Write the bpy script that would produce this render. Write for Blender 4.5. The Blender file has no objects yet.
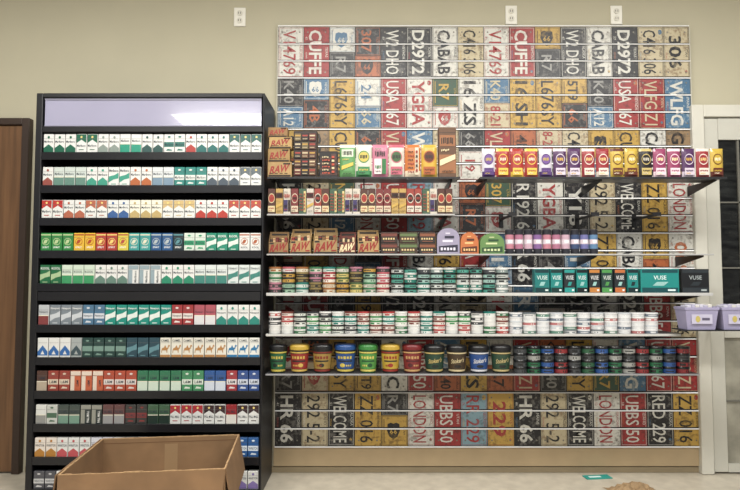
import bpy, bmesh, math, random
from mathutils import Vector
R=random.Random(7)
scn=bpy.context.scene
COL=scn.collection
D=3.4; F=581.0; TH=math.radians(3.0); S=math.sin(TH); C=math.cos(TH)
H=D*0.3315
def W(px,py,y):
    u=px-370; v=245-py
    t=(y+D)/(F*C-v*S)
    return u*t, H+(F*S+v*C)*t
def X(px,y,py=275): return W(px,py,y)[0]
def Z(py,y): return W(370,py,y)[1]
def XZ(px,y,z): return (px-370)*((y+D)*C+(z-H)*S)/F
# ------------------------------------------------ materials
def lin(h):
    h=h.lstrip('#'); o=[]
    for i in (0,2,4):
        c=int(h[i:i+2],16)/255
        o.append(c/12.92 if c<=0.04045 else ((c+0.055)/1.055)**2.4)
    return o
MC={}
def M(h,rough=0.5,metal=0.0,noise=0.06,scale=9.0,emit=0,name=None,stretch=None,coat=0):
    k=(h,rough,metal,noise,scale,emit,name,stretch,coat)
    if k in MC: return MC[k]
    m=bpy.data.materials.new(name or ("surface_"+h.strip('#')))
    m.use_nodes=True
    nt=m.node_tree; b=nt.nodes['Principled BSDF']
    tc=nt.nodes.new('ShaderNodeTexCoord'); nz=nt.nodes.new('ShaderNodeTexNoise')
    nz.inputs['Scale'].default_value=scale; nz.inputs['Detail'].default_value=4
    if stretch:
        mp=nt.nodes.new('ShaderNodeMapping'); mp.inputs['Scale'].default_value=stretch
        nt.links.new(tc.outputs['Object'],mp.inputs['Vector']); nt.links.new(mp.outputs[0],nz.inputs['Vector'])
    else: nt.links.new(tc.outputs['Object'],nz.inputs['Vector'])
    mr=nt.nodes.new('ShaderNodeMapRange'); mr.inputs['From Min'].default_value=.3; mr.inputs['From Max'].default_value=.7
    mr.inputs['To Min'].default_value=1-noise; mr.inputs['To Max'].default_value=1+noise
    nt.links.new(nz.outputs['Fac'],mr.inputs['Value'])
    vm=nt.nodes.new('ShaderNodeVectorMath'); vm.operation='SCALE'
    vm.inputs[0].default_value=lin(h)
    nt.links.new(mr.outputs[0],vm.inputs['Scale'])
    nt.links.new(vm.outputs[0],b.inputs['Base Color'])
    b.inputs['Roughness'].default_value=rough; b.inputs['Metallic'].default_value=metal
    if emit:
        nt.links.new(vm.outputs[0],b.inputs['Emission Color']); b.inputs['Emission Strength'].default_value=emit
    if coat: b.inputs['Coat Weight'].default_value=coat
    MC[k]=m
    return m
def MP(h,worn='6e665c',amt=.40):
    """worn licence plate paint: colour with scuffed patches"""
    k=('plate',h,worn,amt)
    if k in MC: return MC[k]
    m=bpy.data.materials.new('worn_print_'+h); m.use_nodes=True
    nt=m.node_tree; b=nt.nodes['Principled BSDF']
    tc=nt.nodes.new('ShaderNodeTexCoord')
    n1=nt.nodes.new('ShaderNodeTexNoise'); n1.inputs['Scale'].default_value=13; n1.inputs['Detail'].default_value=8; n1.inputs['Roughness'].default_value=.75
    n2=nt.nodes.new('ShaderNodeTexNoise'); n2.inputs['Scale'].default_value=55; n2.inputs['Detail'].default_value=3
    for n in (n1,n2): nt.links.new(tc.outputs['Object'],n.inputs['Vector'])
    ma=nt.nodes.new('ShaderNodeMath'); ma.operation='ADD'; nt.links.new(n1.outputs['Fac'],ma.inputs[0]); 
    mm=nt.nodes.new('ShaderNodeMath'); mm.operation='MULTIPLY'; mm.inputs[1].default_value=.6; nt.links.new(n2.outputs['Fac'],mm.inputs[0]); nt.links.new(mm.outputs[0],ma.inputs[1])
    mr=nt.nodes.new('ShaderNodeMapRange'); mr.inputs['From Min'].default_value=.80; mr.inputs['From Max'].default_value=.94; mr.inputs['To Max'].default_value=amt*1.7
    nt.links.new(ma.outputs[0],mr.inputs['Value'])
    mx=nt.nodes.new('ShaderNodeMix'); mx.data_type='RGBA'
    mx.inputs['A'].default_value=(*lin(h),1); mx.inputs['B'].default_value=(*lin(worn),1)
    nt.links.new(mr.outputs[0],mx.inputs['Factor']); nt.links.new(mx.outputs['Result'],b.inputs['Base Color'])
    b.inputs['Roughness'].default_value=.42
    MC[k]=m; return m
# ------------------------------------------------ text cache
TC={}
def gettext(s,bold=0.02):
    k=(s,bold)
    if k in TC: return TC[k]
    cu=bpy.data.curves.new('t','FONT'); cu.body=s; cu.resolution_u=2 if len(s)>2 else 1; cu.offset=bold; cu.fill_mode='FRONT'
    ob=bpy.data.objects.new('t',cu); COL.objects.link(ob)
    bpy.context.view_layer.update()
    me=bpy.data.meshes.new_from_object(ob.evaluated_get(bpy.context.evaluated_depsgraph_get()))
    vs=[(v.co.x,v.co.y) for v in me.vertices]; fs=[tuple(p.vertices) for p in me.polygons]
    bpy.data.objects.remove(ob); bpy.data.curves.remove(cu); bpy.data.meshes.remove(me)
    x0=min(v[0] for v in vs);x1=max(v[0] for v in vs);y0=min(v[1] for v in vs);y1=max(v[1] for v in vs)
    h=y1-y0; vs=[((x-(x0+x1)/2)/h,(y-(y0+y1)/2)/h) for x,y in vs]
    TC[k]=(vs,fs,(x1-x0)/h); return TC[k]
# ------------------------------------------------ mesh builder
class MB:
    def __init__(s): s.v=[];s.f=[];s.m=[];s.sm=[];s.mats=[]
    def mi(s,mat):
        if mat not in s.mats: s.mats.append(mat)
        return s.mats.index(mat)
    def add(s,vs,fs,mat,smooth=False):
        o=len(s.v); s.v+= [tuple(v) for v in vs]
        i=s.mi(mat)
        for f in fs: s.f.append(tuple(o+a for a in f)); s.m.append(i); s.sm.append(smooth)
    def box(s,x0,x1,y0,y1,z0,z1,mat,bev=0.0):
        x0,x1=min(x0,x1),max(x0,x1);y0,y1=min(y0,y1),max(y0,y1);z0,z1=min(z0,z1),max(z0,z1)
        bm=bmesh.new(); bmesh.ops.create_cube(bm,size=1)
        for v in bm.verts:
            v.co=Vector(((x0+x1)/2+v.co.x*(x1-x0),(y0+y1)/2+v.co.y*(y1-y0),(z0+z1)/2+v.co.z*(z1-z0)))
        if bev: bmesh.ops.bevel(bm,geom=list(bm.edges),offset=bev,segments=1,affect='EDGES')
        bm.verts.index_update()
        s.add([v.co[:] for v in bm.verts],[[v.index for v in f.verts] for f in bm.faces],mat); bm.free()
    def lathe(s,prof,mats,n=22,cx=0,cy=0,smooth=True):
        vs=[]
        for r,z in prof:
            for i in range(n):
                a=2*math.pi*i/n; vs.append((cx+r*math.cos(a),cy+r*math.sin(a),z))
        for k in range(len(prof)-1):
            mat=mats[k] if isinstance(mats,list) else mats
            s.add(vs[k*n:(k+2)*n],[(i,(i+1)%n,n+(i+1)%n,n+i) for i in range(n)],mat,smooth)
        for k,last in ((0,0),(len(prof)-1,1)):
            if prof[k][0]>1e-5:
                mat=(mats[0] if not last else mats[-1]) if isinstance(mats,list) else mats
                s.add(vs[k*n:(k+1)*n],[tuple(range(n)) if last else tuple(reversed(range(n)))],mat)
    def _w(s,pts,y,wrap):
        if wrap is None: return [(x,y,z) for x,z in pts]
        r,cy=wrap
        return [(r*math.sin(x/r),cy-r*math.cos(x/r),z) for x,z in pts]
    def text(s,t,cx,cz,h,y,mat,maxw=None,rot=0,wrap=None,bold=0.02,shear=0,tilt=0,stretch=1):
        vs,fs,asp=gettext(t,bold)
        hx=h*stretch
        if maxw and asp*hx>maxw: hx=maxw/asp
        pts=[]
        for a,b in vs:
            a=a*hx+b*h*shear;b=b*h+a*tilt
            if rot==-1: a,b=b,-a
            if rot==1: a,b=-b,a
            pts.append((cx+a,cz+b))
        s.add(s._w(pts,y,wrap),fs,mat)
    def disc(s,cx,cz,rx,rz,y,mat,n=14,wrap=None,a0=0,a1=2*math.pi):
        full=abs(a1-a0-2*math.pi)<1e-6; k=n if full else n+1
        pts=[(cx+rx*math.cos(a0+(a1-a0)*i/n),cz+rz*math.sin(a0+(a1-a0)*i/n)) for i in range(k)]
        s.add(s._w(pts,y,wrap),[tuple(range(k))],mat)
    def poly(s,pts,y,mat,wrap=None): s.add(s._w(pts,y,wrap),[tuple(range(len(pts)))],mat)
    def star(s,cx,cz,r,y,mat,n=5,q=.42):
        pts=[(cx+(r if i%2==0 else r*q)*math.sin(math.pi*i/n),cz+(r if i%2==0 else r*q)*math.cos(math.pi*i/n)) for i in range(2*n)]
        s.add([(cx,y,cz)]+[(a,y,c) for a,c in pts],[(0,1+i,1+(i+1)%(2*n)) for i in range(2*n)],mat)
    def rect(s,x0,x1,z0,z1,y,mat,wrap=None):
        if wrap:
            n=8
            for i in range(n):
                a=x0+(x1-x0)*i/n;b=x0+(x1-x0)*(i+1)/n
                s.poly([(a,z0),(b,z0),(b,z1),(a,z1)],y,mat,wrap)
        else: s.poly([(x0,z0),(x1,z0),(x1,z1),(x0,z1)],y,mat)
    def mesh(s,name):
        me=bpy.data.meshes.new(name); me.from_pydata(s.v,[],s.f)
        for m in s.mats: me.materials.append(m)
        me.polygons.foreach_set('material_index',s.m); me.polygons.foreach_set('use_smooth',s.sm)
        me.update(); return me
    def obj(s,name,loc=(0,0,0),parent=None,**kw):
        return OB(name,s.mesh(name),loc,parent,**kw)
def OB(name,me,loc=(0,0,0),parent=None,label=None,category=None,kind=None,group=None,rz=0):
    o=bpy.data.objects.new(name,me); COL.objects.link(o); o.location=loc; o.rotation_euler[2]=rz
    if parent: o.parent=parent
    if label: o['label']=label
    if category: o['category']=category
    if kind: o['kind']=kind
    if group: o['group']=group
    return o
def EMP(name,loc,label,category,**kw): return OB(name,None,loc,None,label,category,**kw)

# ================================================ ROOM
XL,XR,YB,ZC=-4.2,4.2,-7.0,3.1
wallm=M('b5af98',0.85,noise=0.03,scale=3,name='beige_paint')
b=MB(); b.box(XL,XR,0,0.12,0,ZC,wallm); b.obj('wall_back',kind='structure')
b=MB(); b.box(XL,XR,YB,0.12,-0.1,0,M('b6ae9e',0.35,noise=0.12,scale=14,name='vinyl_floor')); b.obj('floor',kind='structure')
b=MB(); b.box(XL,XR,YB,0.12,ZC,ZC+.1,M('d8d5cc',0.9,name='ceiling_tile')); b.obj('ceiling',kind='structure')
b=MB(); b.box(X(32,0),X(692,0),-0.012,-.0005,0.001,Z(466,0),M('8a7c62',0.6,name='vinyl_base')); b.obj('baseboard_back',kind='structure')
dz=Z(125,-.04)
wood=M('6b4d33',0.4,noise=0.25,scale=3,stretch=(14,14,0.8),name='brown_wood')
dark=M('35271e',0.5,name='dark_frame')
b=MB(); b.box(X(-150,-.04),X(17,-.04),-0.03,-0.005,0.01,dz,wood,0.003)
d1=b.obj('door_1',kind='structure')
b=MB(); b.box(X(17.5,-.04),X(25,-.04),-0.045,-.001,0.001,Z(118,-.04),dark,0.003); b.box(X(-160,-.04),X(17.4,-.04),-0.045,-.001,dz+.002,Z(118,-.04),dark,0.003)
b.obj('door_frame',parent=d1)
wht=M('cbc8bc',0.45,noise=0.03,name='white_frame_paint')
dx0,dx1=X(692,0),X(880,0)
b=MB()
b.box(dx0,X(704,0),-0.05,-.001,0.001,Z(107,0),wht,0.004)
b.box(X(704,0)+.0005,dx1,-0.05,-.001,Z(119,0),Z(107,0),wht,0.004)
b.box(dx1+.0005,dx1+.08,-0.05,-.001,0.001,Z(107,0),wht,0.004)
d2=b.obj('door_2',kind='structure')
lx0,lx1=X(705,0),dx1
b=MB(); wd=M('bfbdb2',0.4,noise=0.03,name='white_door_paint')
b.box(lx0,X(719,0),-0.035,-0.005,0.01,Z(120,0),wd,0.003)
b.box(X(719,0),lx1,-0.035,-0.005,Z(141,0),Z(120,0),wd)
b.box(X(719,0),lx1,-0.035,-0.005,Z(337,0),Z(330,0),wd)
b.box(X(719,0),lx1,-0.035,-0.005,0.01,Z(462,0),wd)
for q in (203,268,400): b.box(X(719,0),lx1,-0.03,-0.005,Z(q+.7,0),Z(q-.7,0),M('6a6860',.4))
b.box(X(738,0),X(740,0),-0.03,-0.005,Z(462,0),Z(141,0),M('6a6860',.4))
b.obj('door_leaf',parent=d2)
b=MB(); b.box(X(719,0),lx1,-0.02,-0.01,Z(330,0),Z(141,0),M('1a1b1a',0.22,noise=0.95,scale=9,name='dark_glass',stretch=(1,1,4))); b.obj('glass_pane',parent=d2)
b=MB(); b.box(X(719,0),lx1,-0.02,-0.01,Z(462,0),Z(337,0),M('908d80',0.2,noise=0.35,scale=7,name='painted_reflection_glass')); b.obj('glass_pane',parent=d2)  # pale mottled tone paints a reflection into the pane colour
def outlet(px,py):
    x,z=W(px,py,0)
    e=EMP('wall_outlet',(x,0,z-.06),'white plastic duplex wall outlet high on beige wall','outlet',group='outlets high on the wall')
    b=MB(); b.box(-.035,.035,-.008,-.0005,0,.115,M('e6e3d8',0.4,name='outlet_plastic'),.003); b.obj('cover_plate',parent=e)
    for zz in (.035,.08):
        b=MB(); b.lathe([(0.017,0),(0.017,.004)],M('d5d1c4',.4),n=16)
        b.v=[(x_,-.008-z_,y_+zz) for x_,y_,z_ in b.v]
        b.rect(-.008,-.005,zz-.006,zz+.007,-.0125,M('222222')); b.rect(.005,.008,zz-.006,zz+.007,-.0125,M('222222'))
        b.obj('socket',parent=e)
outlet(240,17); outlet(511,15); outlet(616,15)

# ================================================ SLATWALL PANEL
PY=-0.022
pz1,pz0=Z(27,PY),Z(446,PY)
px0,px1=XZ(276.5,PY,(pz0+pz1)/2),XZ(694.5,PY,(pz0+pz1)/2)
PW=px1-px0; PH=pz1-pz0
panel=EMP('slatwall_panel',(0,PY,pz0),'slatwall display board printed with colourful vintage license plates','display board')
W_='c9c7be'; K='19181b'; RED='922f2f'; YEL='b69448'; CRM='b8ac8e'; BLU='436784'; ORG='a35c38'; GRN='34503f'; TAN='8b7356'; LBL='7b98a3'; GY='8b8a86'
WEL=('WELCOME',K,W_); LON=('LONDON',W_,RED); UBB=('UBBS 50',RED,W_); HR=('HR 66',K,W_); N29=('292 5-2',CRM,K)
ZZ=('ZZ 016',YEL,K); R22=('RR 229',LBL,RED); V14=('V14769',W_,RED); CUF=('CUFFE',RED,W_); W2=('W2 DHO',K,W_)
AB=('CABAB',W_,K); DD=('D2972',K,W_); C41=('C416 306',CRM,K); L67=('L676SY',YEL,K); US=('USA 167',RED,W_); YG=('YGBA',W_,RED)
BK=(None,K,ORG); BK2=(None,K,GY); VL=('VLFG Z1',RED,CRM); WL=('WLFG',BLU,W_); ORN=(None,ORG,K); GR=(None,GRN,YEL); CU8=('CU8 24',YEL,K); GBE=('GBE 9',TAN,K); BL=(None,BLU,CRM)
R19=('R19',BLU,W_)
rowsP=[
 [V14,CUF,BK2,BK,W2,DD,AB,C41, V14,CUF,BK2,W2,AB,DD,C41,('306',CRM,K)],
 [BK2,BK,L67,BL,US,YG,GR,('16 ZS',W_,K), BL,('16 SH',YEL,K),L67,BK,BK2,US,VL,WL],
 [ORN,GBE,CU8,BK,VL,WL,C41,BK2, VL,ORN,BK2,C41,BL,CU8,AB,GBE],
 [HR,N29,GR,LON,UBB,R22,YG,BK, GR,('R192 6',K,W_),YG,('Y18',K,W_),N29,WEL,ZZ,LON],
 [BK,ZZ,LON,BK2,CUF,AB,L67,US, R19,HR,BK2,R19,ZZ,AB,ORN,('069',W_,ORG)],
 [V14,CUF,BK2,BK,W2,DD,AB,C41, V14,R19,BK2,W2,AB,DD,UBB,C41],
 [BK2,BK,L67,BK2,('69 KC',W_,K),UBB,ORN,('16 ZS',YEL,K), ORN,VL,BK2,L67,GR,WL,US,VL],
 [HR,N29,WEL,ZZ,BK2,LON,UBB,R22, ('229',YEL,RED),HR,N29,WEL,LON,UBB,('RED 229',K,W_),ZZ],
]
brd=M('2a2826',.6); cw=PW/16; rh=PH/8; pitch=PH/24
states=['CALIFORNIA','TEXAS','OHIO','UTAH','NEVADA','IOWA','MAINE','GEORGIA','KANSAS','VERMONT','IDAHO','ALASKA']
wornof={K:'6f6c67',W_:'6f6860',CRM:'6f5438',YEL:'5a4020',RED:'4a1c1a',BLU:'a2acae',LBL:'4a5a60',ORG:'3a2a22'}
b=MB(); b.box(px0,px1,0,.0205,0,PH,brd)
t=MB()
def frame(x0,x1,z0,z1,m):
    for a,bb,e,g in ((x0+.004,x0+.006,z0+.004,z1-.004),(x1-.006,x1-.004,z0+.004,z1-.004),(x0+.004,x1-.004,z0+.004,z0+.006),(x0+.004,x1-.004,z1-.006,z1-.004)):
        t.rect(a,bb,e,g,-.0011,m)
subs=[('K40',GRN,W_),('8-21',CRM,RED),('307',K,W_),('5T9',YEL,K),('66',K,W_),('A12',BLU,W_),('R7',RED,CRM),('24',W_,BLU),('N88',LBL,K),('C5',ORG,K),('4B',K,YEL),('19',W_,RED)]
for r in range(8):
    for c in range(16):
        txt,bg,fg=rowsP[r][c]
        x0=px0+c*cw+.002;x1=px0+(c+1)*cw-.002;z1=PH-r*rh-.002;z0=PH-(r+1)*rh+.002
        cx=(x0+x1)/2;cz=(z0+z1)/2; hw2=(x1-x0)/2; hh2=(z1-z0)/2
        acc=MP([RED,YEL,BLU,W_,ORG][(r*5+c*3)%5],bg,.3)
        if txt:
            bm_=MP(bg,wornof.get(bg,'50483c')); fm=MP(fg,bg,.16)
            b.rect(x0,x1,z0,z1,-.0006,bm_)
            if (r+c)%3!=1: frame(x0,x1,z0,z1,fm)
            for sx in (-1,1):
                for sz in (-1,1): t.disc(cx+sx*.052,cz+sz*(hh2-.03),.005,.005,-.0019,M('77736a',.4,metal=.5),n=8)
            n=len(txt)
            t.text(txt,cx-.008,cz,cw*.50,-.0026,fm,maxw=hh2*2*.88,rot=-1,bold=.008 if n>5 else .025,stretch=1.35)
            t.text(states[(r*3+c)%12],cx+hw2-.015,cz,.015,-.0012,fm,maxw=.14,rot=-1,bold=0)
            t.text(str(40+(r*7+c*5)%48),cx-hw2+.014,cz+.085,.014,-.0012,fm,rot=-1,bold=0); t.text(states[(r+c*5)%12],cx-hw2+.014,cz-.02,.010,-.0012,acc,maxw=.1,rot=-1,bold=0)
            if (r+c)%4==2: t.disc(x1-.018,cz+hh2-.03,.011,.015,-.0014,acc)
            if (r+c)%3==0: t.star(x1-.020,cz-hh2+.035,.012,-.0014,acc)
        else:
            cut=cz+((r*3+c*5)%3-1)*.02
            for hlf,(za,zb) in enumerate(((z0,cut-.001),(cut+.001,z1))):
                s_=subs[(r*5+c*7+hlf*5)%12] if (hlf+r+c)%2 else (subs[(r*7+c*3+hlf*5)%12][0],bg,fg)
                bm_=MP(s_[1],wornof.get(s_[1],'50483c')); fm=MP(s_[2],s_[1],.16)
                b.rect(x0,x1,za,zb,-.0006,bm_); frame(x0,x1,za,zb,fm); mz=(za+zb)/2; hz=(zb-za)
                t.text(states[(r*5+c*7+hlf*4)%12],cx+hw2-.018,mz,.013,-.0012,fm,maxw=hz*.8,rot=-1,bold=0)
                if (r+c+hlf)%4==3:
                    pts=[(-.045,.05),(-.02,.06),(0,.052),(.02,.06),(.045,.05),(.05,.0),(.03,-.045),(0,-.065),(-.03,-.045),(-.05,0)]
                    pts=[(a*.75,q*.75) for a,q in pts]
                    t.add([(cx-.006,-.0012,mz)]+[(cx-.006+a,-.0012,mz+q) for a,q in pts],[(0,1+i,1+(i+1)%10) for i in range(10)],fm)
                    t.text('66',cx-.006,mz-.004,.034,-.0016,bm_)
                else: t.text(s_[0],cx-.010,mz,cw*.40,-.0026,fm,maxw=hz*.78,rot=-1,bold=.015,stretch=1.1)
                t.rect(x0+.012,x0+.016,za+.02,zb-.02,-.0012,fm)
for k in range(1,24):
    z=PH-k*pitch
    b.rect(px0,px1,z-.0012,z+.0048,-.0022,M('0e0d0d',.8))
b.obj('printed_board',parent=panel); t.obj('printed_lettering',parent=panel)
ins=MB(); insm=M('fafafa',.18,name='aluminium_insert_glint',noise=.01,coat=1)  # near-white base paints the metal's bright reflection into the strip colour
n0=[(-.003,-.0038),(-.0085,-.0030),(-.0050,.0034),(-.003,.0034)]
ins.add([(px0,y,z) for y,z in n0]+[(px1,y,z) for y,z in n0],[(0,1,2,3),(7,6,5,4),(0,4,5,1),(1,5,6,2),(2,6,7,3),(3,7,4,0)],insm)
im=ins.mesh('metal_insert')
for k in range(0,25):
    OB('metal_insert',im,(0,0,PH-k*pitch-.004 if k else PH+.005),panel)
for xx in (px0-.006,px1):
    b=MB(); b.box(xx,xx+.006,-.006,.0205,0,PH,M('b9b5a5',.4),.001); b.obj('edge_trim',parent=panel)
b=MB(); b.box(X(275,PY),px1+.005,-0.018,-.0005,Z(465,0),pz0-.004,M('ad9877',.6,noise=.05,name='tan_board')); b.obj('trim_1',kind='structure')

# ================================================ DISPLAY RACK
RF=-0.36
blk=M('131316',.42,noise=.15,name='black_metal'); blk2=M('0b0b0d',.6,name='black_interior')
rx0,rx1=X(31,RF),X(263,RF); rt=Z(93,RF)
rack=EMP('cigarette_display_rack',((rx0+rx1)/2,0,0),'tall black metal cigarette rack with many stocked shelves','display rack')
cxr=(rx0+rx1)/2; hw=(rx1-rx0)/2
def rp(name,*a,mat=blk,bev=.003,label=None):
    b=MB(); b.box(*a,mat,bev); return b.obj(name,parent=rack,label=label)
rp('side_panel',-hw,-hw+.034,RF,-.03,0.001,rt); rp('side_panel',hw-.010,hw,RF,-.03,0.001,rt)
rp('back_panel',-hw+.036,hw-.012,-.10,-.04,0.001,rt-.03,mat=blk2)
rp('top_panel',-hw+.0345,hw-.0105,RF,-.03,rt-.024,rt)
hz0,hz1=Z(126,RF),Z(98,RF)
b=MB(); b.box(-hw+.04,hw-.018,RF+.012,RF+.02,hz0,hz1,M('9a98ae',.15,noise=.06,scale=2,name='lavender_sign_plastic',coat=.6),.002)
b.box(-hw+.04,hw-.018,RF+.008,RF+.0119,hz1-.008,hz1,M('8a8898',.3),.001); b.box(-hw+.04,hw-.018,RF+.008,RF+.0119,hz0,hz0+.006,M('8a8898',.3),.001)
b.obj('header_sign',parent=rack,label='blank glossy lavender-grey header sign')
rows=[(134,153),(167,186),(200,218.5),(233,251),(265,284),(304,325),(338,357.5),(371,391),(405,424),(438,457),(472,489)]
rp('header_rail',-hw+.035,hw-.011,RF,RF+.03,Z(132,RF),hz0-.001)
rowz=[]
for i,(a,c) in enumerate(rows):
    z=Z(c,RF+.012); rowz.append(z)
    b=MB(); b.box(-hw+.0345,hw-.0105,RF+.006,-.101,z-.014,z,blk,.002)
    b.box(-hw+.0345,hw-.0105,RF,RF+.006,max(.002,z-.038),z+.003,M('19191c',.3,noise=.1,name='black_price_rail'),.001)
    b.obj('shelf',parent=rack)
z5=rowz[4]
rp('divider_panel',-hw+.035,hw-.011,RF+.001,RF+.03,Z(301,RF),z5-.04)

PD=.023
def pack_mesh(w,h,style,c1,c2,text,tc='222222'):
    b=MB(); m1=M(c1,.35,noise=.03,coat=.3); m2=M(c2,.35,noise=.05,coat=.3); mt=M(tc,.5); w2=w/2
    b.box(-w2,w2,-PD/2,PD/2,0,h,m1,.0016)
    y=-PD/2-.0004
    e=w2-.0012
    b.rect(-e,e,h*.745,h*.755,y-.0004,M('6b6b6b',.6))
    if style=='foot':
        b.poly([(-e,.002),(e,.002),(e,h*.26),(0,h*.46),(-e,h*.26)],y,m2)
        if text: b.text(text,0,h*.60,h*.12,y-.0003,mt,maxw=w*.86,bold=.01)
        b.disc(0,h*.83,w*.12,h*.07,y-.0003,m2,n=8)
    elif style=='roof':
        b.poly([(-e,h-.002),(-e,h*.52),(0,h*.70),(e,h*.52),(e,h-.002)],y,m2)
        if text: b.text(text,0,h*.38,h*.13,y-.0003,mt,maxw=w*.86,bold=.01)
        b.rect(-e*.5,e*.5,h*.15,h*.19,y-.0003,m2)
        b.disc(0,h*.84,w*.11,h*.06,y-.0008,M('d9c27a',.4),n=8)
    elif style=='solid':
        b.rect(-e,e,h*.32,h*.58,y,m2)
        if text: b.text(text,0,h*.45,h*.14,y-.0003,mt,maxw=w*.84,bold=.01)
        b.poly([(-e*.6,h*.12),(e*.6,h*.12),(e*.6,h*.18),(-e*.3,h*.22)],y,m2)
        b.disc(0,h*.85,w*.16,h*.05,y-.0005,m2,n=8)
    elif style=='swoosh':
        b.poly([(-e,h*.50),(e*.2,h*.58),(e,h*.70),(e,h*.40),(0,h*.34),(-e,h*.18)],y,m2)
        if text: b.text(text,0,h*.82,h*.12,y-.0003,mt,maxw=w*.86,bold=.01)
        b.rect(-e*.5,e*.5,h*.08,h*.12,y,m2)
    elif style=='emblem':
        b.disc(0,h*.52,w*.36,h*.2,y,m2); b.disc(0,h*.52,w*.31,h*.165,y-.0003,m1)
        b.poly([(-w*.24,h*.42),(-w*.05,h*.40),(w*.10,h*.46),(w*.2,h*.60),(w*.02,h*.64),(-w*.14,h*.58)],y-.0006,m2)
        if text: b.text(text,0,h*.20,h*.10,y-.0003,mt,maxw=w*.8,bold=.01)
        b.rect(-e,e,h*.86,h*.93,y,m2)
    elif style=='tri':
        b.poly([(-e,h*.30),(0,h*.62),(e,h*.30),(e,h*.10),(-e,h*.10)],y,m2); b.poly([(-e*.4,h*.16),(e*.4,h*.16),(0,h*.36)],y-.0003,m1)
        if text: b.text(text,0,h*.86,h*.12,y-.0003,mt,maxw=w*.8,bold=.01)
    elif style=='pyr':
        cm=[(-.36,.24),(-.30,.24),(-.28,.36),(-.10,.36),(.10,.36),(.14,.24),(.20,.24),(.20,.40),(.30,.46),(.34,.56),(.44,.56),(.40,.64),(.28,.64),(.22,.50),(.10,.50),(.0,.64),(-.12,.50),(-.28,.48),(-.34,.36)]
        yb=y-.0003
        for tri in ([0,1,2,18],[2,18,17,16],[2,3,16],[3,4,14,16],[14,15,16],[4,5,6,7],[4,7,13,14],[7,8,13],[8,9,12,13],[9,10,11,12]):
            b.poly([(cm[i][0]*w*1.05,cm[i][1]*h) for i in tri],yb,m2)
        b.rect(-e,e,.002,h*.14,y,m2)
        if text: b.text(text,0,h*.86,h*.12,y-.0003,mt,maxw=w*.8,bold=.01)
    elif style=='split':
        b.rect(-e,e,.002,h*.45,y,m2); b.rect(-e,e,h*.45,h*.49,y-.0003,M('d9d4c0',.4))
        if text: b.text(text,0,h*.64,h*.12,y-.0003,mt,maxw=w*.82,bold=.01)
    elif style=='vert':
        b.rect(-e,-e*.2,.002,h*.74,y,m2); b.rect(-e,e,h*.77,h-.002,y,m2)
        if text: b.text(text,w*.2,h*.38,w*.22,y-.0003,mt,maxw=h*.6,rot=1,bold=.01)
    return b.mesh('cigarette_pack')
def cname(h):
    r,g,bb=[int(h[i:i+2],16) for i in (0,2,4)]
    mx,mn=max(r,g,bb),min(r,g,bb)
    if mx-mn<28: return 'white' if mx>190 else ('grey' if mx>85 else 'black')
    import colorsys
    hh,ss,vv=colorsys.rgb_to_hsv(r/255,g/255,bb/255); hh*=360
    n='red' if hh<14 or hh>345 else 'orange' if hh<38 else 'yellow' if hh<65 else 'green' if hh<158 else 'teal' if hh<190 else 'blue' if hh<250 else 'purple' if hh<300 else 'pink'
    if n=='orange' and vv<.65: n='brown'
    if n in('orange','yellow') and ss<.45 : n='tan'
    return ('dark ' if vv<.42 else '')+n
Wt='d2d2ce'
MR='Marlboro';NP='Newport';CM='CAMEL'
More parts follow.
